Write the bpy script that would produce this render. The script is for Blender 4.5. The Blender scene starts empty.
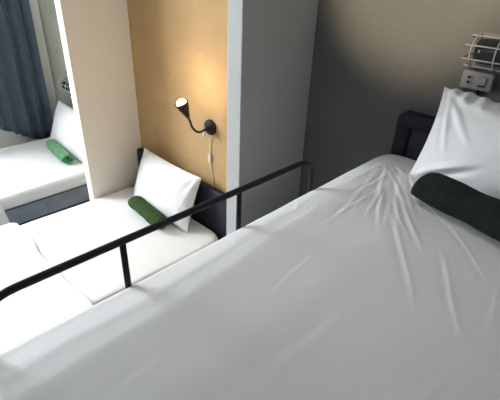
import bpy, math, random
from mathutils import Vector, Matrix

random.seed(7)
sc = bpy.context.scene
COL = sc.collection
PI = math.pi

# ------------------------------------------------------------------ camera
CAM_Z = 2.12
CEIL_Z = 2.80
cam_d = bpy.data.cameras.new('camera')
cam = bpy.data.objects.new('camera', cam_d)
COL.objects.link(cam)
sc.camera = cam
cam_d.sensor_fit = 'HORIZONTAL'
cam_d.sensor_width = 36.0
cam_d.lens = 425.06 / 500 * 36.0
cam_d.clip_start = 0.02


def cam_rot(p, r, yw):
    f = Vector((-math.sin(yw) * math.cos(p), math.cos(yw) * math.cos(p), -math.sin(p)))
    rt = Vector((math.cos(yw), math.sin(yw), 0))
    up = rt.cross(f)
    r2 = rt * math.cos(r) + up * math.sin(r)
    u2 = -rt * math.sin(r) + up * math.cos(r)
    return Matrix(((r2.x, u2.x, -f.x), (r2.y, u2.y, -f.y), (r2.z, u2.z, -f.z))).to_4x4()


cam.matrix_world = Matrix.Translation((0, 0, CAM_Z)) @ cam_rot(
    math.radians(29.657), math.radians(2.1123), math.radians(44.1644))

# ------------------------------------------------------------------ light
sc.view_settings.view_transform = 'Standard'
sc.view_settings.look = 'None'
sc.view_settings.exposure = -0.14
sc.view_settings.gamma = 1.0
sc.view_settings.use_curve_mapping = False

world = bpy.data.worlds.new('world')
sc.world = world
world.use_nodes = True
bg = world.node_tree.nodes['Background']
bg.inputs[0].default_value = (0.72, 0.86, 1.0, 1)
bg.inputs[1].default_value = 1.2


def area_light(name, loc, direction, sx, sy, power, color, spread=PI):
    ld = bpy.data.lights.new(name, 'AREA')
    ld.shape = 'RECTANGLE'
    ld.size, ld.size_y = sx, sy
    ld.energy = power
    ld.color = color
    ld.spread = spread
    o = bpy.data.objects.new(name, ld)
    COL.objects.link(o)
    o.location = loc
    o.rotation_euler = Vector(direction).to_track_quat('-Z', 'Y').to_euler()
    return o


# daylight outside the window of the left wall
area_light('window_daylight', (-4.78, 0.0, 1.98), (1, 0, -0.10), 2.2, 1.5, 480, (0.90, 0.95, 1.0))
# added fill that lifts the bunk's brightness (its unseen fitting is built further down)
FILL = Vector((-0.45, 0.88, CEIL_Z))
pa = area_light('bunk_fill_light', FILL - Vector((0, 0, .075)), (0, 0, -1), .26, .26, 0.5, (1.0, 0.97, 0.93), math.radians(80))
# added spotlight for the warm wall patch of unknown source (fitting further down)
SPOT = Vector((-0.837, -0.25, 2.74))
sd = bpy.data.lights.new('added_wall_beam', 'SPOT')
sd.energy = 190
sd.color = (1.0, 0.80, 0.55)
sd.spot_size = math.radians(28)
sd.spot_blend = 0.8
sd.shadow_soft_size = 0.03
so = bpy.data.objects.new('added_wall_beam', sd)
COL.objects.link(so)
so.location = SPOT + Vector((0.003, 0.05, -0.024))
so.rotation_euler = (Vector((-0.79, 1.65, 2.16)) - SPOT).to_track_quat('-Z', 'Y').to_euler()

# ------------------------------------------------------------------ materials


def mat(name, col, rough=0.85, noise=0.0, nscale=8.0, bump=0.0, bscale=60.0, metal=0.0,
        spec=0.3, sheen=0.0, transl=0.0, spots=None):
    m = bpy.data.materials.new(name)
    m.use_nodes = True
    nt = m.node_tree
    N, L = nt.nodes, nt.links
    b = N['Principled BSDF']
    b.inputs['Base Color'].default_value = (*col, 1)
    b.inputs['Roughness'].default_value = rough
    b.inputs['Metallic'].default_value = metal
    b.inputs['Specular IOR Level'].default_value = spec
    if sheen:
        b.inputs['Sheen Weight'].default_value = sheen
    tc = N.new('ShaderNodeTexCoord')
    out_col = None
    if noise:
        n = N.new('ShaderNodeTexNoise')
        n.inputs['Scale'].default_value = nscale
        n.inputs['Detail'].default_value = 5
        L.new(tc.outputs['Object'], n.inputs['Vector'])
        r = N.new('ShaderNodeValToRGB')
        r.color_ramp.elements[0].position = 0.3
        r.color_ramp.elements[1].position = 0.7
        r.color_ramp.elements[0].color = (*[c * (1 - noise) for c in col], 1)
        r.color_ramp.elements[1].color = (*[min(1, c * (1 + noise)) for c in col], 1)
        L.new(n.outputs['Fac'], r.inputs[0])
        out_col = r.outputs[0]
    if spots:
        scol, sscale, thr = spots
        n2 = N.new('ShaderNodeTexNoise')
        n2.inputs['Scale'].default_value = sscale
        n2.inputs['Detail'].default_value = 8
        n2.inputs['Roughness'].default_value = 0.75
        L.new(tc.outputs['Object'], n2.inputs['Vector'])
        r2 = N.new('ShaderNodeValToRGB')
        r2.color_ramp.elements[0].position = thr
        r2.color_ramp.elements[1].position = thr + 0.07
        r2.color_ramp.elements[0].color = (0, 0, 0, 1)
        r2.color_ramp.elements[1].color = (1, 1, 1, 1)
        L.new(n2.outputs['Fac'], r2.inputs[0])
        mx = N.new('ShaderNodeMixRGB')
        L.new(r2.outputs[0], mx.inputs[0])
        if out_col:
            L.new(out_col, mx.inputs[1])
        else:
            mx.inputs[1].default_value = (*col, 1)
        mx.inputs[2].default_value = (*scol, 1)
        out_col = mx.outputs[0]
    if out_col:
        L.new(out_col, b.inputs['Base Color'])
    if bump:
        nb = N.new('ShaderNodeTexNoise')
        nb.inputs['Scale'].default_value = bscale
        nb.inputs['Detail'].default_value = 6
        L.new(tc.outputs['Object'], nb.inputs['Vector'])
        bp = N.new('ShaderNodeBump')
        bp.inputs['Strength'].default_value = bump
        bp.inputs['Distance'].default_value = 0.01
        L.new(nb.outputs['Fac'], bp.inputs['Height'])
        L.new(bp.outputs[0], b.inputs['Normal'])
    if transl:
        t = N.new('ShaderNodeBsdfTranslucent')
        t.inputs[0].default_value = (*[min(1, c * 1.6) for c in col], 1)
        ms = N.new('ShaderNodeMixShader')
        ms.inputs[0].default_value = transl
        L.new(b.outputs[0], ms.inputs[1])
        L.new(t.outputs[0], ms.inputs[2])
        L.new(ms.outputs[0], N['Material Output'].inputs[0])
    return m


def emit(name, col, strength):
    m = bpy.data.materials.new(name)
    m.use_nodes = True
    b = m.node_tree.nodes['Principled BSDF']
    b.inputs['Base Color'].default_value = (*col, 1)
    b.inputs['Emission Color'].default_value = (*col, 1)
    b.inputs['Emission Strength'].default_value = strength
    return m


def pane_glass(name):
    m = bpy.data.materials.new(name)
    m.use_nodes = True
    N, L = m.node_tree.nodes, m.node_tree.links
    t = N.new('ShaderNodeBsdfTransparent')
    g = N.new('ShaderNodeBsdfGlossy')
    g.inputs['Roughness'].default_value = 0.02
    ms = N.new('ShaderNodeMixShader')
    ms.inputs[0].default_value = 0.06
    L.new(t.outputs[0], ms.inputs[1])
    L.new(g.outputs[0], ms.inputs[2])
    L.new(ms.outputs[0], N['Material Output'].inputs[0])
    return m


def tinted_glass(name, tint, fac):
    m = bpy.data.materials.new(name)
    m.use_nodes = True
    N, L = m.node_tree.nodes, m.node_tree.links
    b = N['Principled BSDF']
    b.inputs['Base Color'].default_value = (0.05, 0.05, 0.06, 1)
    b.inputs['Roughness'].default_value = 0.18
    t = N.new('ShaderNodeBsdfTransparent')
    t.inputs[0].default_value = (*tint, 1)
    ms = N.new('ShaderNodeMixShader')
    ms.inputs[0].default_value = fac
    L.new(t.outputs[0], ms.inputs[1])
    L.new(b.outputs[0], ms.inputs[2])
    L.new(ms.outputs[0], N['Material Output'].inputs[0])
    return m


M = dict(
    white_wall=mat('white_painted_wall', (0.74, 0.72, 0.67), 0.9, 0.03, 3, 0.25, 90),
    grey_wall=mat('grey_concrete_wall', (0.20, 0.203, 0.195), 0.85, 0.08, 2.2, 0.3, 45),
    divider=mat('divider_paint', (0.62, 0.62, 0.60), 0.9, 0.03, 3, 0.2, 80),
    tan_wall=mat('tan_plaster_wall', (0.50, 0.325, 0.15), 0.85, 0.09, 3.5, 0.5, 55,
                 spots=((0.34, 0.21, 0.09), 13.0, 0.62)),
    olive_wall=mat('olive_plaster_wall', (0.42, 0.42, 0.34), 0.9, 0.08, 4, 0.45, 50,
                   spots=((0.14, 0.13, 0.10), 11.0, 0.60)),
    dark_wall=mat('dark_grey_wall', (0.085, 0.088, 0.09), 0.9, 0.08, 2.2, 0.3, 45),
    warm_lit_divider=mat('divider_paint_lamp_tint', (0.85, 0.78, 0.68), 0.9, 0.03, 3, 0.2, 80),  # divider paint with the wall lamp's warm wash mixed into its colour
    floor=mat('grey_cement_floor', (0.16, 0.165, 0.17), 0.6, 0.15, 3, 0.2, 30),
    ceiling=mat('grey_ceiling', (0.62, 0.62, 0.62), 0.9, 0.02, 2, 0.1, 60),
    sheet=mat('white_cotton_sheet', (0.80, 0.80, 0.79), 0.9, 0.015, 6, 0.10, 260, sheen=0.15),
    pillow=mat('white_pillowcase', (0.83, 0.83, 0.82), 0.9, 0.015, 6, 0.12, 220, sheen=0.15),
    duvet=mat('white_duvet_cover', (0.82, 0.815, 0.80), 0.9, 0.02, 5, 0.15, 160, sheen=0.15),
    black=mat('black_powder_coated_steel', (0.018, 0.017, 0.025), 0.6, 0.1, 20, 0.05, 300),
    navy=mat('dark_navy_headboard', (0.022, 0.022, 0.038), 0.6, 0.15, 10, 0.12, 120),
    navy_pad=mat('charcoal_headboard_panel', (0.060, 0.060, 0.085), 0.8, 0.12, 14, 0.3, 200),
    slate=mat('slate_blue_bed_side', (0.25, 0.285, 0.33), 0.9, 0.18, 9, 0.3, 150),
    green=mat('green_terry_towel', (0.032, 0.075, 0.017), 1.0, 0.35, 30, 0.9, 220, sheen=0.0),
    bright_green=mat('fresh_green_terry_towel', (0.11, 0.31, 0.13), 1.0, 0.3, 30, 0.9, 220, sheen=0.2),
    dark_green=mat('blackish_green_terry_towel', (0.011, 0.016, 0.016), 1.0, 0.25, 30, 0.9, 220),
    curtain=mat('dark_blue_curtain', (0.11, 0.145, 0.185), 0.9, 0.12, 12, 0.2, 180, transl=0.2),
    lamp_black=mat('black_lamp_metal', (0.02, 0.018, 0.018), 0.35, 0.1, 20, 0.0),
    cord=mat('white_plastic_cord', (0.80, 0.76, 0.66), 0.5, 0.02, 20),
    bulb=emit('lit_warm_bulb', (1.0, 0.68, 0.32), 3.5),
    fill_diffuser=emit('added_fill_glow', (1.0, 0.95, 0.88), 0.8),
    cage=mat('pale_grey_cage_wire', (0.52, 0.53, 0.52), 0.45, 0.05, 20),
    housing=mat('grey_lamp_housing', (0.26, 0.27, 0.27), 0.6, 0.08, 20),
    glass=tinted_glass('smoky_lamp_glass', (0.40, 0.41, 0.45), 0.62),
    plate=mat('grey_socket_plate', (0.42, 0.43, 0.42), 0.5, 0.03, 20),
    slot=mat('black_socket_slot', (0.02, 0.02, 0.02), 0.6),
    pane=pane_glass('window_pane_glass'),
    frame=mat('white_window_frame', (0.75, 0.76, 0.75), 0.5, 0.02, 8),
    steel=mat('brushed_steel', (0.5, 0.5, 0.5), 0.35, 0.05, 30, metal=0.9),
)

# ------------------------------------------------------------------ mesh helpers


class MB:
    def __init__(self):
        self.v = []
        self.f = []

    def add(self, verts, faces):
        o = len(self.v)
        self.v += [tuple(p) for p in verts]
        self.f += [tuple(i + o for i in f) for f in faces]
        return self

    def box(self, x0, x1, y0, y1, z0, z1):
        vs = [(x, y, z) for z in (z0, z1) for y in (y0, y1) for x in (x0, x1)]
        return self.add(vs, [(0, 2, 3, 1), (4, 5, 7, 6), (0, 1, 5, 4), (2, 6, 7, 3), (0, 4, 6, 2), (1, 3, 7, 5)])

    def tube(self, pts, r, n=12, closed=False):
        pts = [Vector(p) for p in pts]
        m = len(pts)
        rr = r if isinstance(r, (list, tuple)) else [r] * m
        tang = []
        for i in range(m):
            if closed:
                t = pts[(i + 1) % m] - pts[i - 1]
            else:
                t = pts[min(i + 1, m - 1)] - pts[max(i - 1, 0)]
            tang.append(t.normalized())
        a = Vector((0, 0, 1)) if abs(tang[0].z) < 0.9 else Vector((1, 0, 0))
        u = tang[0].cross(a).normalized()
        vs, fs = [], []
        for i in range(m):
            u = (u - tang[i] * u.dot(tang[i])).normalized()
            w = tang[i].cross(u)
            for k in range(n):
                an = 2 * PI * k / n
                vs.append(pts[i] + (u * math.cos(an) + w * math.sin(an)) * rr[i])
        for i in range(m if closed else m - 1):
            j = (i + 1) % m
            for k in range(n):
                k2 = (k + 1) % n
                fs.append((i * n + k, i * n + k2, j * n + k2, j * n + k))
        if not closed:
            fs.append(tuple(reversed(range(n))))
            fs.append(tuple((m - 1) * n + k for k in range(n)))
        return self.add(vs, fs)

    def lathe(self, prof, origin, axis, n=28):
        ax = Vector(axis).normalized()
        a = Vector((0, 0, 1)) if abs(ax.z) < 0.9 else Vector((1, 0, 0))
        u = ax.cross(a).normalized()
        w = ax.cross(u)
        o = Vector(origin)
        vs, fs = [], []
        for (r, h) in prof:
            for k in range(n):
                an = 2 * PI * k / n
                vs.append(o + ax * h + (u * math.cos(an) + w * math.sin(an)) * r)
        for i in range(len(prof) - 1):
            for k in range(n):
                k2 = (k + 1) % n
                fs.append((i * n + k, (i + 1) * n + k, (i + 1) * n + k2, i * n + k2))
        return self.add(vs, fs)

    def build(self, name, material, parent=None, smooth=False, bevel=0.0, seg=2):
        me = bpy.data.meshes.new(name)
        me.from_pydata(self.v, [], self.f)
        me.validate()
        me.materials.append(material)
        if smooth:
            me.polygons.foreach_set('use_smooth', [True] * len(me.polygons))
        me.update()
        o = bpy.data.objects.new(name, me)
        COL.objects.link(o)
        if parent:
            o.parent = parent
            root = parent
            loc = Vector((0, 0, 0))
            while root:
                loc += root.location
                root = root.parent
            me.transform(Matrix.Translation(-loc))
        if bevel:
            bm = o.modifiers.new('bevel', 'BEVEL')
            bm.width = bevel
            bm.segments = seg
            bm.limit_method = 'ANGLE'
        return o


def thing(name, label, cat, loc=(0, 0, 0), group=None):
    o = bpy.data.objects.new(name, None)
    o.empty_display_size = 0.1
    COL.objects.link(o)
    o.location = loc
    return tag(o, label, cat, group)


def tag(o, label, cat, group=None):
    o['label'] = label
    o['category'] = cat
    if group:
        o['group'] = group
    return o


def struct(o):
    o['kind'] = 'structure'
    return o


def arc_path(pts, rad, n=7):
    """polyline with its inner corners rounded"""
    pts = [Vector(p) for p in pts]
    out = [pts[0]]
    for i in range(1, len(pts) - 1):
        a, b, c = pts[i - 1], pts[i], pts[i + 1]
        d1, d2 = (a - b).normalized(), (c - b).normalized()
        p0, p2 = b + d1 * rad, b + d2 * rad
        for k in range(n + 1):
            t = k / n
            out.append(p0 * (1 - t) ** 2 + b * (2 * t * (1 - t)) + p2 * t * t)
    out.append(pts[-1])
    return out


def catmull(pts, n=8):
    P = [Vector(p) for p in pts]
    P = [P[0] * 2 - P[1]] + P + [P[-1] * 2 - P[-2]]
    out = []
    for i in range(1, len(P) - 2):
        for k in range(n):
            t = k / n
            a, b, c, d = P[i - 1:i + 3]
            out.append(0.5 * ((2 * b) + (c - a) * t + (2 * a - 5 * b + 4 * c - d) * t * t
                              + (3 * b - a - 3 * c + d) * t ** 3))
    out.append(P[-2])
    return out


def sstep(a, b, x):
    t = max(0.0, min(1.0, (x - a) / (b - a)))
    return t * t * (3 - 2 * t)


def axis_lines(a, b, r, n, m=5):
    out = [a + r * (1 - math.cos(PI / 2 * k / m)) for k in range(m)]
    out += [a + r + (b - a - 2 * r) * k / n for k in range(n + 1)]
    out += [b - r * (1 - math.cos(PI / 2 * k / m)) for k in reversed(range(m))]
    return out


def soft_slab(x0, x1, y0, y1, z0, z1, r, nx, ny, nz=2, rp=None, fn=None):
    """rounded cloth-covered slab; fn(x,y,z,top) moves each point"""
    X, Y, Z = axis_lines(x0, x1, r, nx), axis_lines(y0, y1, r, ny), axis_lines(z0, z1, min(r, (z1 - z0) / 2.01), nz)
    rz = min(r, (z1 - z0) / 2.01)
    rp = rp or r
    idx, vs, fs = {}, [], []

    def vert(i, j, k):
        key = (i, j, k)
        if key in idx:
            return idx[key]
        p = Vector((X[i], Y[j], Z[k]))
        # plan corner rounding
        q = Vector((min(max(p.x, x0 + rp), x1 - rp), min(max(p.y, y0 + rp), y1 - rp), 0))
        d = Vector((p.x, p.y, 0)) - q
        m = max(abs(d.x), abs(d.y))
        if d.length > 1e-9 and abs(d.x) > 1e-9 and abs(d.y) > 1e-9:
            d = d.normalized() * m
        px, py = q.x + d.x, q.y + d.y
        # edge rounding: pull inwards with height, in terms of distance to the rim
        rim = rp - d.length if d.length > 1e-9 else rp
        zt = p.z
        if rim < r:
            h = min(zt - z0, z1 - zt)
            if h < rz:
                # circular fillet
                a = rim / r
                b = h / rz
                ca, cb = 1 - a, 1 - b
                m2 = max(ca, cb)
                ln = math.hypot(ca, cb)
                if ln > 1e-9:
                    ca, cb = ca / ln * m2, cb / ln * m2
                newrim, newh = (1 - ca) * r, (1 - cb) * rz
                if d.length > 1e-9:
                    dn = d.normalized()
                    px, py = q.x + dn.x * (rp - newrim), q.y + dn.y * (rp - newrim)
                zt = z0 + newh if (zt - z0) < (z1 - zt) else z1 - newh
        pt = Vector((px, py, zt))
        if fn:
            pt = Vector(fn(pt.x, pt.y, pt.z, max(0.0, min(1.0, (pt.z - z0) / (z1 - z0)))))
        idx[key] = len(vs)
        vs.append(pt)
        return idx[key]
    a, b, c = len(X) - 1, len(Y) - 1, len(Z) - 1
    for i in range(a):
        for j in range(b):
            fs.append((vert(i, j, 0), vert(i, j + 1, 0), vert(i + 1, j + 1, 0), vert(i + 1, j, 0)))
            fs.append((vert(i, j, c), vert(i + 1, j, c), vert(i + 1, j + 1, c), vert(i, j + 1, c)))
    for i in range(a):
        for k in range(c):
            fs.append((vert(i, 0, k), vert(i + 1, 0, k), vert(i + 1, 0, k + 1), vert(i, 0, k + 1)))
            fs.append((vert(i, b, k), vert(i, b, k + 1), vert(i + 1, b, k + 1), vert(i + 1, b, k)))
    for j in range(b):
        for k in range(c):
            fs.append((vert(0, j, k), vert(0, j, k + 1), vert(0, j + 1, k + 1), vert(0, j + 1, k)))
            fs.append((vert(a, j, k), vert(a, j + 1, k), vert(a, j + 1, k + 1), vert(a, j, k + 1)))
    return MB().add(vs, fs)


def ridge(x, y, ax, ay, bx, by, amp, wid):
    dx, dy = bx - ax, by - ay
    L2 = dx * dx + dy * dy
    t = ((x - ax) * dx + (y - ay) * dy) / L2
    if t < -0.15 or t > 1.15:
        return 0.0
    d = ((x - ax) * dy - (y - ay) * dx) / math.sqrt(L2)
    d += 0.003 * math.sin(6 * t + ax * 20)
    env = sstep(-0.12, 0.2, t) * (1 - sstep(0.55, 1.12, t))
    g = math.exp(-(d / wid) ** 2) - 0.6 * math.exp(-((d - 1.7 * wid) / (1.2 * wid)) ** 2)
    return amp * env * g


def waves(x, y, amp, seed, k=7.0):
    rr = random.Random(seed)
    s = 0
    for i in range(6):
        a = rr.uniform(0, 2 * PI)
        f = k * rr.uniform(0.6, 2.0)
        s += math.sin((x * math.cos(a) + y * math.sin(a)) * f + rr.uniform(0, 6.28)) / (1 + i * 0.3)
    return amp * s / 3


# ------------------------------------------------------------------ room
WY = 1.65            # head wall plane
CEIL = 2.80
XL, XR, YF = -4.42, 1.90, -3.2
P1 = (-1.316, -1.230)   # divider between bunk bay and middle bay
P2 = (-2.920, -2.835)   # divider between middle bay and window bay
PY = 1.192

struct(MB().box(XL - .12, XR + .12, YF - .12, WY + .12, -0.1, 0).build('floor', M['floor']))
struct(MB().box(XL - .12, XR + .12, YF - .12, WY + .12, CEIL, CEIL + .1).build('ceiling', M['ceiling']))
struct(MB().box((P1[0] + P1[1]) / 2, XR + .12, WY, WY + .12, 0, CEIL).build('wall_back_right', M['grey_wall']))
struct(MB().box((P2[0] + P2[1]) / 2, (P1[0] + P1[1]) / 2, WY, WY + .12, 0, CEIL).build('wall_back_middle', M['tan_wall']))
struct(MB().box(XL - .12, (P2[0] + P2[1]) / 2, WY, WY + .12, 0, CEIL).build('wall_back_left', M['olive_wall']))
struct(MB().box(XR, XR + .12, YF, WY, 0, CEIL).build('wall_right', M['dark_wall']))
struct(MB().box(XL - .12, XR + .12, YF - .12, YF, 0, CEIL).build('wall_front', M['dark_wall']))
struct(MB().box(P1[0], P1[1], PY, WY, 0, CEIL).build('wall_divider_right', M['divider'], bevel=.004))
struct(MB().box(P2[0], P2[1], PY, WY, 0, CEIL).build('wall_divider_left', M['warm_lit_divider'], bevel=.004))
# left wall with its window opening
WIN = (-1.15, 1.20, 0.72, 2.62)
wl = MB()
wl.box(XL - .12, XL, YF, WIN[0], 0, CEIL)
wl.box(XL - .12, XL, WIN[1], WY, 0, CEIL)
wl.box(XL - .12, XL, WIN[0], WIN[1], 0, WIN[2])
wl.box(XL - .12, XL, WIN[0], WIN[1], WIN[3], CEIL)
struct(wl.build('wall_left', M['white_wall']))
wf = MB()
xa, xb = XL - .09, XL - .04
wf.box(xa, xb, WIN[0], WIN[1], WIN[2], WIN[2] + .05).box(xa, xb, WIN[0], WIN[1], WIN[3] - .05, WIN[3])
wf.box(xa, xb, WIN[0], WIN[0] + .05, WIN[2] + .05, WIN[3] - .05).box(xa, xb, WIN[1] - .05, WIN[1], WIN[2] + .05, WIN[3] - .05)
for q in (1 / 3, 2 / 3):
    yy = WIN[0] + (WIN[1] - WIN[0]) * q
    wf.box(xa, xb, yy - .025, yy + .025, WIN[2] + .05, WIN[3] - .05)
win = struct(wf.build('window_1', M['frame']))
MB().box(XL - .068, XL - .064, WIN[0] + .04, WIN[1] - .04, WIN[2] + .04, WIN[3] - .04).build('pane', M['pane'], win)

# ------------------------------------------------------------------ curtain
rod = thing('curtain_rod', 'steel rod on the left wall that carries the dark blue curtain', 'curtain rod', (-4.36, .8, 2.45))
MB().tube([(-4.345, -.05, 2.45), (-4.345, 1.62, 2.45)], .011, 12).build('pole', M['steel'], rod, True)
for y in (-.03, 1.60):
    MB().tube([(XL, y, 2.45), (-4.345, y, 2.45)], .008, 8).build('bracket', M['steel'], rod, True)

CY0, CY1, CZT = 0.42, 1.545, 2.438
nu, nvv = 420, 26


def curtain_pt(u, v):
    # u along the wall, v 0 top .. 1 bottom
    s = u * 27.0
    ph = s + 0.55 * math.sin(s * 0.37 + 1.0) + 0.3 * math.sin(s * 0.83)
    y = CY0 + (CY1 - CY0) * (u + 0.010 * math.sin(2 * ph * 2.4 + .7))
    amp = 0.040 + 0.008 * v
    x = -4.358 + amp * math.sin(2.4 * ph) + 0.006 * math.sin(5.3 * ph + 1)
    x += 0.010 * math.sin(3 * v + u * 5) * v
    zb = 0.645 - 0.20 * sstep(0.5, 0.92, u) + 0.006 * math.sin(2.4 * ph)
    z = CZT + (zb - CZT) * v
    return Vector((x, y - 0.02 * v * u, z))


vs = [curtain_pt(i / nu, j / nvv) for j in range(nvv + 1) for i in range(nu + 1)]
fs = [(j * (nu + 1) + i, j * (nu + 1) + i + 1, (j + 1) * (nu + 1) + i + 1, (j + 1) * (nu + 1) + i)
      for j in range(nvv) for i in range(nu)]
cu = MB().add(vs, fs).build('curtain', M['curtain'], None, True)
tag(cu, 'dark blue pleated curtain hanging beside the far bed at the left wall', 'curtain')
sm = cu.modifiers.new('thick', 'SOLIDIFY')
sm.thickness = 0.003
sm.offset = 0

# ------------------------------------------------------------------ beds


def low_bed(x0, x1, label, side_mat, headboard_label=None):
    cx = (x0 + x1) / 2
    b = thing('bed', label, 'bed', (cx, .6, 0), 'low single beds')
    y0, y1 = -.40, 1.595
    MB().box(x0 + .01, x1 - .01, y0 + .03, y1, .20, .345).build('bed_base', side_mat, b, bevel=.008)
    for lx in (x0 + .05, x1 - .10):
        for ly in (y0 + .06, y1 - .10):
            MB().box(lx, lx + .05, ly, ly + .05, 0, .20).build('leg', M['black'], b, bevel=.004)
    MB().box(x0, x1, 1.597, 1.645, .0, .775).build('headboard', M['navy'], b, bevel=.012, seg=3)
    return b


low_bed(-2.832, -1.750, 'low bed with dark navy headboard against the tan wall, in the middle bay', M['slate'])
low_bed(-4.30, -3.29, 'low slate sided bed beside the dark blue curtain', M['slate'])


def bed2_fn(x, y, z, t):
    return (x, y + .006 * math.sin(x * 9) * (1 - t), z + t * waves(x, y, .004, 3, 6))


m2 = soft_slab(-2.830, -1.752, -.395, 1.585, .355, .478, .035, 40, 70, 3, .13, bed2_fn).build('mattress', M['sheet'], None, True)
tag(m2, 'white sheeted mattress on the low bed in front of the tan wall', 'mattress', 'mattresses')


def bed3_fn(x, y, z, t):
    return (x, y, z + t * waves(x, y, .004, 5, 6))


m3 = soft_slab(-4.295, -3.285, -.395, 1.585, .355, .478, .035, 40, 70, 3, .06, bed3_fn).build('mattress', M['sheet'], None, True)
tag(m3, 'white sheeted mattress of the far bed next to the curtain', 'mattress', 'mattresses')


def duvet2_fn(x, y, z, t):
    e = .012 * math.sin(x * 6.3) + .006 * math.sin(x * 17 + 1)
    k = sstep(.30, .62, y)
    return (x, y + e * k, z + t * (waves(x, y, .006, 11, 7) - .006 * k))


d2 = soft_slab(-2.848, -1.705, -.37, .622, .484, .508, .012, 50, 50, 2, .05, duvet2_fn).build('folded_duvet', M['duvet'], None, True)
tag(d2, 'white duvet folded over the foot of the low bed in the middle bay', 'duvet', 'folded duvets')


# duvet of the far bed, hanging down the bed side
def drape(x0, x1, y0, y1, ztop, zside, thick, seed):
    prof = []
    r = .03
    for k in range(6):
        prof.append((x0, .40 + (ztop - r - .40) * k / 5))
    for k in range(1, 6):
        a = PI / 2 * k / 6
        prof.append((x0 + r - r * math.cos(a), ztop - r + r * math.sin(a)))
    for k in range(31):
        prof.append((x0 + r + (x1 - x0 - 2 * r) * k / 30, ztop))
    for k in range(1, 6):
        a = PI / 2 * k / 6
        prof.append((x1 - r + r * math.sin(a), ztop - r + r * math.cos(a)))
    n0 = len(prof)
    for k in range(10):
        prof.append((x1, ztop - r + (zside - ztop + r) * k / 9))
    ny = 40
    vs, fs = [], []
    for j in range(ny + 1):
        y = y0 + (y1 - y0) * j / ny
        for i, (x, z) in enumerate(prof):
            dx = 0
            yy = y + .012 * math.sin(x * 8) * (j / ny)
            if i >= n0:
                q = (i - n0) / 9
                dx = q * (.012 + .010 * math.sin(y * 16))
                yy += .035 * q * (j / ny)
            vs.append((x + dx, yy, z + (waves(x, y, .004, seed, 8) if i < n0 else 0)))
    n = len(prof)
    for j in range(ny):
        for i in range(n - 1):
            fs.append((j * n + i, j * n + i + 1, (j + 1) * n + i + 1, (j + 1) * n + i))
    o = MB().add(vs, fs).build('folded_duvet', M['duvet'], None, True)
    s = o.modifiers.new('thick', 'SOLIDIFY')
    s.thickness = thick
    s.offset = -1
    return o


d3 = drape(-4.315, -3.262, -.36, .665, .502, .20, .014, 21)
tag(d3, 'white duvet draped over the foot and side of the far bed by the curtain', 'duvet', 'folded duvets')

# ------------------------------------------------------------------ pillows


def pillow(name, W, H, T, mtx, seed, label, pull=.05, hem=False, wr=.006, nu=60, nv=44):
    """soft pillow lying in local xy, thickness along local z"""
    vs, fs = [], []
    rr = random.Random(seed)
    rays = []
    for (cx_, cy_) in ((-1, -1), (1, -1), (-1, 1), (1, 1)):
        for _ in range(5):
            a = math.atan2(-cy_, -cx_) + rr.uniform(-.7, .7)
            rays.append((cx_ * W / 2 * .93, cy_ * H / 2 * .93, a, rr.uniform(.12, .26), rr.uniform(.4, 1.0) * wr, rr.uniform(.008, .016)))

    def pt(i, j, side):
        u, v = -1 + 2 * i / nu, -1 + 2 * j / nv
        x = W / 2 * u * (1 - pull * (1 - v * v) * abs(u) ** 1.5)
        y = H / 2 * v * (1 - pull * 1.2 * (1 - u * u) * abs(v) ** 1.5)
        prof = ((1 - abs(u) ** 2.6) * (1 - abs(v) ** 2.4))
        z = T / 2 * max(prof, 0) ** .55
        k = min(1, prof * 5)
        w = waves(x, y, .006, seed, 9) * k
        for (ax, ay, a, L, am, wd) in rays:
            w += ridge(x, y, ax, ay, ax + L * math.cos(a), ay + L * math.sin(a), am, wd)
        z += w * (.3 + .7 * k)
        if hem:
            q = sstep(.55, 1.0, v)
            z += q * .006 * math.sin(u * 34 + 2 * math.sin(u * 7))
            y += q * (.003 * math.sin(u * 43 + 1) + .007 * math.sin(u * 6.0))
        return mtx @ Vector((x, y, z * side if side > 0 else -z * .9 + (w if hem else 0)))
    n = nu + 1
    for side in (1, -1):
        for j in range(nv + 1):
            for i in range(n):
                vs.append(pt(i, j, side))
    off = n * (nv + 1)
    for j in range(nv):
        for i in range(nu):
            a = j * n + i
            fs.append((a, a + 1, a + n + 1, a + n))
            fs.append((off + a, off + a + n, off + a + n + 1, off + a + 1))
    # close the seam
    rim = [i for i in range(nu)] + [j * n + nu for j in range(nv)] + [nv * n + i for i in range(nu, 0, -1)] + [j * n for j in range(nv, 0, -1)]
    for k in range(len(rim)):
        a, b = rim[k], rim[(k + 1) % len(rim)]
        fs.append((a, a + off, b + off, b))
    o = MB().add(vs, fs).build(name, M['pillow'], None, True)
    return tag(o, label, 'pillow', 'white pillows')


def lean(cx_, y, z, tilt, yaw=0, roll=0):
    """frame of a pillow leaning on the head wall: local y goes up, local z faces the bed's foot"""
    return (Matrix.Translation((cx_, y, z)) @ Matrix.Rotation(yaw, 4, 'Z') @ Matrix.Rotation(tilt, 4, 'X')
            @ Matrix.Rotation(roll, 4, 'Z'))


pillow('pillow', .68, .40, .15, lean(-2.31, 1.495, .664, math.radians(70), 0, 0), 4,
       'white pillow leaning on the dark headboard below the lit wall lamp')
pillow('pillow', .70, .42, .15, lean(-3.80, 1.490, .672, math.radians(68), 0, 0), 9,
       'white pillow at the head of the far bed, partly hidden by the divider')
pillow('pillow', .68, .328, .160, lean(-.232, 1.487, 1.592, math.radians(66), 0, 0), 14,
       'white wrinkled pillow standing at the head of the top bunk', pull=.04, hem=True, wr=.009, nu=110, nv=70)

# ------------------------------------------------------------------ towels


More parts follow.
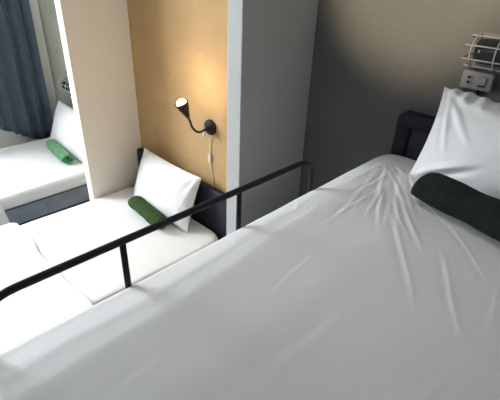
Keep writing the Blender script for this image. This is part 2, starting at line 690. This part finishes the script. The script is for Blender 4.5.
def towel(name, a, b, R, material, seed, label, flat=.86, turns=4.2):
    a, b = Vector(a), Vector(b)
    ax = (b - a).normalized()
    up = Vector((0, 0, 1))
    sd_ = up.cross(ax).normalized()
    upv = ax.cross(sd_)
    nsp = 120
    rr = random.Random(seed)
    p1, p2 = rr.uniform(0, 6), rr.uniform(0, 6)
    pitch = (R - .008) / turns
    ctr = []
    for k in range(nsp + 1):
        t = k / nsp
        th = 2 * PI * turns * t + 2.2
        r = .008 + (R - .008 - pitch / 2) * t
        ctr.append((th, r))
    L = (b - a).length
    ns = 24
    vs, fs = [], []
    ring = []
    for (th, r) in ctr:
        ring.append((th, r + pitch * .46))
    for (th, r) in reversed(ctr):
        ring.append((th, r - pitch * .46))
    m = len(ring)
    for s in range(ns + 1):
        t = s / ns
        sc_ = 1 + .03 * math.sin(t * 9 + p1) + .02 * math.sin(t * 21 + p2)
        e = min(t, 1 - t)
        sc_ *= .90 + .10 * sstep(0, .06, e)
        for q, (th, r) in enumerate(ring):
            kq = q if q < m / 2 else m - 1 - q
            ext = .010 * math.sin(kq * .21 + p1) * (1 if t > .5 else -1) * sstep(.40, .5, abs(t - .5))
            ext -= .034 * (1 - kq / (m / 2)) ** 1.2 * (1 if t > .5 else -1) * sstep(.44, .5, abs(t - .5))
            rad = r * sc_
            p = a + ax * (L * t + ext) + sd_ * (math.cos(th) * rad) + upv * (math.sin(th) * rad * flat)
            vs.append(p)
    for s in range(ns):
        for k in range(m):
            k2 = (k + 1) % m
            fs.append((s * m + k, s * m + k2, (s + 1) * m + k2, (s + 1) * m + k))
    h = m // 2
    for s, rev in ((0, False), (ns, True)):
        for k in range(h - 1):
            f = (s * m + k, s * m + k + 1, s * m + m - 2 - k, s * m + m - 1 - k)
            fs.append(f if rev else tuple(reversed(f)))
    o = MB().add(vs, fs).build(name, material, None, True)
    es = o.modifiers.new('edge', 'EDGE_SPLIT')
    es.split_angle = math.radians(50)
    return tag(o, label, 'towel', 'rolled towels')


towel('rolled_towel', (-2.505, 1.355, .532), (-2.105, 1.325, .532), .060, M['green'], 1,
      'rolled green towel in front of the pillow below the lit wall lamp')
towel('rolled_towel', (-3.975, 1.355, .531), (-3.505, 1.310, .531), .057, M['bright_green'], 2,
      'rolled bright green towel in front of the pillow of the far bed')
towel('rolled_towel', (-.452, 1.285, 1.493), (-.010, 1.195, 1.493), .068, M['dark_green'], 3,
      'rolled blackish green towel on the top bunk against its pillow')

# ------------------------------------------------------------------ bunk bed
BX0, BX1 = -.757, .250
bb = thing('bunk_bed', 'black steel bunk bed whose top bunk fills the foreground', 'bed', (-.25, .6, 0))
# corner posts
for px in (BX0 + .050, BX1 - .028):
    for py in (-.43, 1.618):
        top = 1.597 if py > 0 else 1.58
        MB().box(px - .025, px + .025, py - .022, py + .022, 0, top - .05).build('corner_post', M['black'], bb, bevel=.004)
# side and end rails under the mattress
for px in (BX0 + .022, BX1 - .022):
    MB().box(px - .018, px + .018, -.41, 1.60, 1.175, 1.265).build('side_rail', M['black'], bb, bevel=.004)
for py in (-.43, 1.618):
    MB().box(BX0 + .05, BX1 - .05, py - .018, py + .018, 1.175, 1.265).build('end_rail', M['black'], bb, bevel=.004)
for k in range(9):
    yy = -.30 + k * .225
    MB().box(BX0 + .03, BX1 - .03, yy, yy + .07, 1.245, 1.262).build('slat', M['black'], bb)
# headboard: tube frame with rounded corners and an inset panel
hx0, hx1, hz = BX0 + .018, BX1 + .004, 1.608
hw = .052


def rounded_frame(x0, x1, z0, z1, w, y0, y1, rad=.03):
    def loop(o):
        pts = [(x0 + o, z0)]
        r = max(rad - o, .006)
        for k in range(7):
            a = PI - PI / 2 * k / 6
            pts.append((x0 + o + r + r * math.cos(a), z1 - o - r + r * math.sin(a)))
        for k in range(7):
            a = PI / 2 - PI / 2 * k / 6
            pts.append((x1 - o - r + r * math.cos(a), z1 - o - r + r * math.sin(a)))
        pts.append((x1 - o, z0))
        return pts
    A, B = loop(0), loop(w)
    n = len(A)
    vs = [(p[0], y, p[1]) for y in (y0, y1) for L in (A, B) for p in L]
    fs = []
    for i in range(n - 1):
        fs += [(i, i + 1, n + i + 1, n + i), (2 * n + i, 3 * n + i, 3 * n + i + 1, 2 * n + i + 1),
               (i, 2 * n + i, 2 * n + i + 1, i + 1), (n + i, n + i + 1, 3 * n + i + 1, 3 * n + i)]
    fs += [(0, n, 3 * n, 2 * n), (n - 1, 3 * n - 1, 4 * n - 1, 2 * n - 1)]
    return MB().add(vs, fs)


hb = rounded_frame(hx0, hx1, 1.20, hz, hw, 1.594, 1.643).build('headboard', M['navy'], bb, bevel=.005)
MB().box(hx0 + hw, hx1 - hw, 1.612, 1.628, 1.265, hz - hw).build('panel', M['navy_pad'], hb)
# footboard (behind the photographer)
fb = rounded_frame(hx0, hx1, 1.20, 1.58, hw, -.455, -.408).build('footboard', M['navy'], bb, bevel=.005)
# guard rail
rz = 1.5437
RX = BX0 - .008
path = arc_path([(RX, .055, 1.275), (RX, .055, rz), (RX, 1.088, rz), (RX, 1.088, 1.275)], .085, 9)
gr = MB().tube(path, .0092, 14).build('guard_rail', M['black'], bb, True)
for py in (.370, .742):
    MB().tube([(RX, py, 1.255), (RX, py, rz)], .0078, 12).build('post', M['black'], gr, True)
# ladder on the right side, outside the photo
# mattress of the top bunk
WR = [(-.45, 1.10, -.219, .766, .0018, .007), (-.27, 1.02, -.106, .753, .0015, .007),
      (-.565, 1.319, -.408, 1.049, .0020, .008), (-.672, 1.445, -.529, 1.106, .0018, .008),
      (-.521, 1.26, -.31, .988, .0018, .008), (-.72, .968, -.690, .905, .0018, .007)]
_r = random.Random(31)
for _ in range(30):
    # fine pulled creases that fan out from the far corner beside the pillow
    a_ = math.radians(_r.uniform(-95, -38))
    d0, L_ = _r.uniform(.0, .30), _r.uniform(.15, .45)
    ox, oy = -.690 + _r.uniform(-.02, .10), 1.47 + _r.uniform(-.05, .03)
    WR.append((ox + d0 * math.cos(a_), oy + d0 * math.sin(a_), ox + (d0 + L_) * math.cos(a_), oy + (d0 + L_) * math.sin(a_),
               _r.uniform(.0006, .0016), _r.uniform(.005, .010)))
for _ in range(9):
    a_ = math.radians(_r.uniform(-110, -50))
    ox, oy = _r.uniform(-.6, .1), _r.uniform(.3, 1.1)
    L_ = _r.uniform(.08, .25)
    WR.append((ox, oy, ox + L_ * math.cos(a_), oy + L_ * math.sin(a_), _r.uniform(.0002, .0006), _r.uniform(.006, .011)))


def bunk_fn(x, y, z, t):
    if t > .3:
        k = sstep(.3, 1, t)
        # loose sheet: the outer strip slopes to the rounded side edge, a soft trough marks the mattress rim
        xe = -.640 - .045 * sstep(.45, .95, y)
        tr = 1 - .75 * sstep(.85, 1.25, y)
        wob = .006 * math.sin(y * 8.0) + .003 * math.sin(y * 23)
        d = x - (xe + wob)
        z -= k * .0036 * tr * math.exp(-(d / .024) ** 2)
        z += k * .0006 * tr * math.exp(-((d + .045) / .030) ** 2)
        z -= k * .028 * (.5 * sstep(.02, -.125, d) + .5 * max(0, min(1, -d / .115)))
        z += k * waves(x, y, .0022, 8, 7)
        for w in WR:
            z += k * .8 * ridge(x, y, *w)
        # far corner sinks a little
        z -= k * .006 * sstep(1.46, 1.60, y)
    if x < -.70:
        x += .022 * (1 - sstep(.5, .9, t))
    return (x, y, z)


bm_ = soft_slab(BX0 - .006, BX1 - .010, -.395, 1.585, 1.264, 1.447, .022, 220, 420, 3, .05, bunk_fn).build('mattress', M['sheet'], None, True)
tag(bm_, 'wrinkled white sheeted mattress of the top bunk, filling the foreground', 'mattress', 'mattresses')

# ------------------------------------------------------------------ wall lamp (middle bay)
lx, lz = -1.969, 1.184
lamp = thing('wall_lamp', 'lit black gooseneck lamp with white cord on the tan wall', 'lamp', (lx, WY, lz))
MB().lathe([(.0, 0), (.050, 0), (.050, .012), (.044, .022), (.020, .030), (.018, .045), (0, .047)], (lx, WY, lz), (0, -1, 0)).build('base', M['lamp_black'], lamp, True)
B0 = Vector((lx, WY - .045, lz - .004))
S0 = Vector((-2.004, 1.500, 1.272))      # shade's narrow end
S1 = Vector((-2.010, 1.458, 1.370))      # shade's mouth
sax = (S1 - S0).normalized()
MB().tube(catmull([B0, (-1.984, 1.565, 1.166), (-2.006, 1.535, 1.192), S0 - sax * .03, S0 + sax * .01], 8), .0072, 10).build('gooseneck', M['lamp_black'], lamp, True)
SL = (S1 - S0).length
sh = MB().lathe([(0, -.004), (.013, 0), (.016, .015), (.029, SL * .5), (.043, SL), (.0405, SL), (.027, SL * .5), (.013, .018), (0, .016)], S0, sax, 32).build('shade', M['lamp_black'], lamp, True)
bulb = MB().lathe([(.010, SL * .35), (.012, SL * .5), (.022, SL * .68), (.032, SL * .90), (.031, SL * 1.02), (.020, SL * 1.11), (0, SL * 1.14)], S0, sax, 24).build('bulb', M['bulb'], lamp, True)
# its light
pl = bpy.data.lights.new('wall_lamp_light', 'POINT')
pl.energy = 2.8
pl.color = (1.0, 0.72, 0.42)
pl.shadow_soft_size = .035
po = bpy.data.objects.new('wall_lamp_light', pl)
COL.objects.link(po)
po.parent = lamp
po.location = (S1 + sax * .075) - lamp.location
cord = MB().tube(catmull([(lx - .004, WY - .030, lz - .040), (lx - .002, WY - .010, lz - .09), (lx - .004, WY - .006, lz - .16), (lx - .006, WY - .006, lz - .21),
                          (lx - .002, WY - .006, lz - .28), (lx + .014, WY - .006, lz - .34), (lx + .016, WY - .006, lz - .40), (lx + .022, WY - .004, lz - .44)], 8), .0032, 8).build('cord', M['cord'], lamp, True)
MB().box(lx - .014, lx + .004, WY - .016, WY, lz - .245, lz - .185).build('switch', M['cord'], cord, bevel=.004)
MB().box(lx - .012, lx + .004, WY - .060, WY - .044, lz - .045, lz - .020).build('plug', M['cord'], lamp, bevel=.003)

# ------------------------------------------------------------------ caged bulkhead lights and socket plates


def hoop(x, zc, hz_, dep, n=14, y0=WY - .018):
    pts = []
    for k in range(n + 1):
        a = PI * k / n
        s, c = math.sin(a), math.cos(a)
        pts.append((x, y0 - dep * abs(s) ** .75, zc + hz_ * math.copysign(abs(c) ** .8, c)))
    return pts


def cage_light(x0, x1, zc, label):
    t = thing('caged_wall_light', label, 'light', ((x0 + x1) / 2, WY, zc), 'caged wall lights')
    hz_ = .054
    MB().box(x0 + .018, x1 - .018, WY - .022, WY, zc - hz_ - .004, zc + hz_ + .004).build('housing', M['housing'], t, bevel=.010, seg=3)
    # glass: rounded oblong dome
    nu_, nv_ = 28, 14
    vs, fs = [], []
    xc, hx = (x0 + x1) / 2, (x1 - x0) / 2 - .022
    for j in range(nv_ + 1):
        a = PI * j / nv_
        for i in range(nu_ + 1):
            u = -1 + 2 * i / nu_
            kx = (1 - abs(u) ** 5) ** .5
            vs.append((xc + hx * u, WY - .020 - .058 * kx * math.sin(a) ** .8, zc + (hz_ - .012) * math.cos(a) * (.55 + .45 * kx)))
    n = nu_ + 1
    for j in range(nv_):
        for i in range(nu_):
            fs.append((j * n + i, j * n + i + 1, (j + 1) * n + i + 1, (j + 1) * n + i))
    MB().add(vs, fs).build('glass', M['glass'], t, True)
    w = .0025
    for hx_ in (x0 + .030, (x0 + x1) / 2 - .008, x1 - .046):
        MB().tube(hoop(hx_, zc, hz_ - .002, .072), w, 8).build('cage_hoop', M['cage'], t, True)
    for a in (.39 * PI, .61 * PI, .12 * PI, .88 * PI):
        s, c = math.sin(a), math.cos(a)
        y = WY - .018 - .072 * s ** .75
        z = zc + (hz_ - .002) * math.copysign(abs(c) ** .8, c)
        pts = arc_path([(x0 + .012, WY - .012, z * .7 + zc * .3), (x0 + .004, y, z), (x1 - .004, y, z), (x1 - .012, WY - .012, z * .7 + zc * .3)], .014, 5)
        MB().tube(pts, w, 8).build('cage_bar', M['cage'], t, True)
    return t


def socket(x0, x1, z0, z1, label, cable=True):
    t = thing('socket_plate', label, 'socket', ((x0 + x1) / 2, WY, z0), 'socket plates')
    yf = WY - .030
    MB().box(x0, x1, yf, WY, z0, z1).build('plate', M['plate'], t, bevel=.003)
    w, h = x1 - x0, z1 - z0
    ou = MB().box(x0 + .16 * w, x0 + .36 * w, yf - .003, yf, z0 + .22 * h, z0 + .80 * h).build('outlet', M['plate'], t, bevel=.002)
    for q in (.32, .60):
        MB().box(x0 + .21 * w, x0 + .31 * w, yf - .0045, yf - .002, z0 + q * h, z0 + (q + .13) * h).build('slot', M['slot'], ou)
    sw = MB().box(x0 + .56 * w, x0 + .82 * w, yf - .006, yf, z0 + .24 * h, z0 + .80 * h).build('switch', M['plate'], t, bevel=.002)
    MB().box(x0 + .60 * w, x0 + .82 * w, yf - .008, yf - .004, z0 + .24 * h, z0 + .33 * h).build('switch_edge', M['slot'], sw)
    if cable:
        MB().tube([((x0 + x1) / 2 + .01, WY - .012, z0), ((x0 + x1) / 2 + .01, WY - .012, z0 - .16)], .006, 8).build('cable', M['lamp_black'], t, True)
    return t


cage_light(-.552, -.322, 1.871, 'caged oblong wall light above the top bunk pillow on the grey wall')
socket(-.547, -.445, 1.742, 1.802, 'grey socket plate with switch below the caged light above the bunk pillow')
cage_light(-4.105, -3.875, 1.030, 'small white caged wall light above the far bed by the curtain')
socket(-4.060, -3.950, .870, .935, 'pale socket plate below the caged light of the far bed', False)

# ------------------------------------------------------------------ added spotlight, out of view (its beam is set at the top)
cl = thing('added_spotlight', 'small white spotlight added on the ceiling above the bunk', 'light', (SPOT.x, SPOT.y, CEIL))
MB().lathe([(0, 0), (.045, 0), (.045, .02), (0, .022)], (SPOT.x, SPOT.y, CEIL), (0, 0, -1)).build('mount', M['frame'], cl, True)
d = (Vector((-0.79, 1.65, 2.16)) - SPOT).normalized()
MB().lathe([(0, -.03), (.028, -.03), (.034, .04), (.030, .04), (.025, -.02), (0, -.022)], SPOT + Vector((0, 0, -.01)), d).build('head', M['frame'], cl, True)
MB().tube([(SPOT.x, SPOT.y, CEIL - .02), SPOT + Vector((0, 0, -.01)) - d * .02], .008, 8).build('arm', M['frame'], cl, True)

# ------------------------------------------------------------------ added round fill lamp, out of view (its light is set at the top)
rl = thing('added_fill_lamp', 'flat round white fill lamp added above the top bunk', 'light', (FILL.x, FILL.y, CEIL))
MB().lathe([(0, 0), (.165, 0), (.165, .045), (.150, .050), (.150, .010), (0, .010)], (FILL.x, FILL.y, CEIL), (0, 0, -1), 40).build('rim', M['frame'], rl, True)
MB().lathe([(.149, .046), (.10, .058), (0, .064)], (FILL.x, FILL.y, CEIL), (0, 0, -1), 40).build('fill_diffuser', M['fill_diffuser'], rl, True)
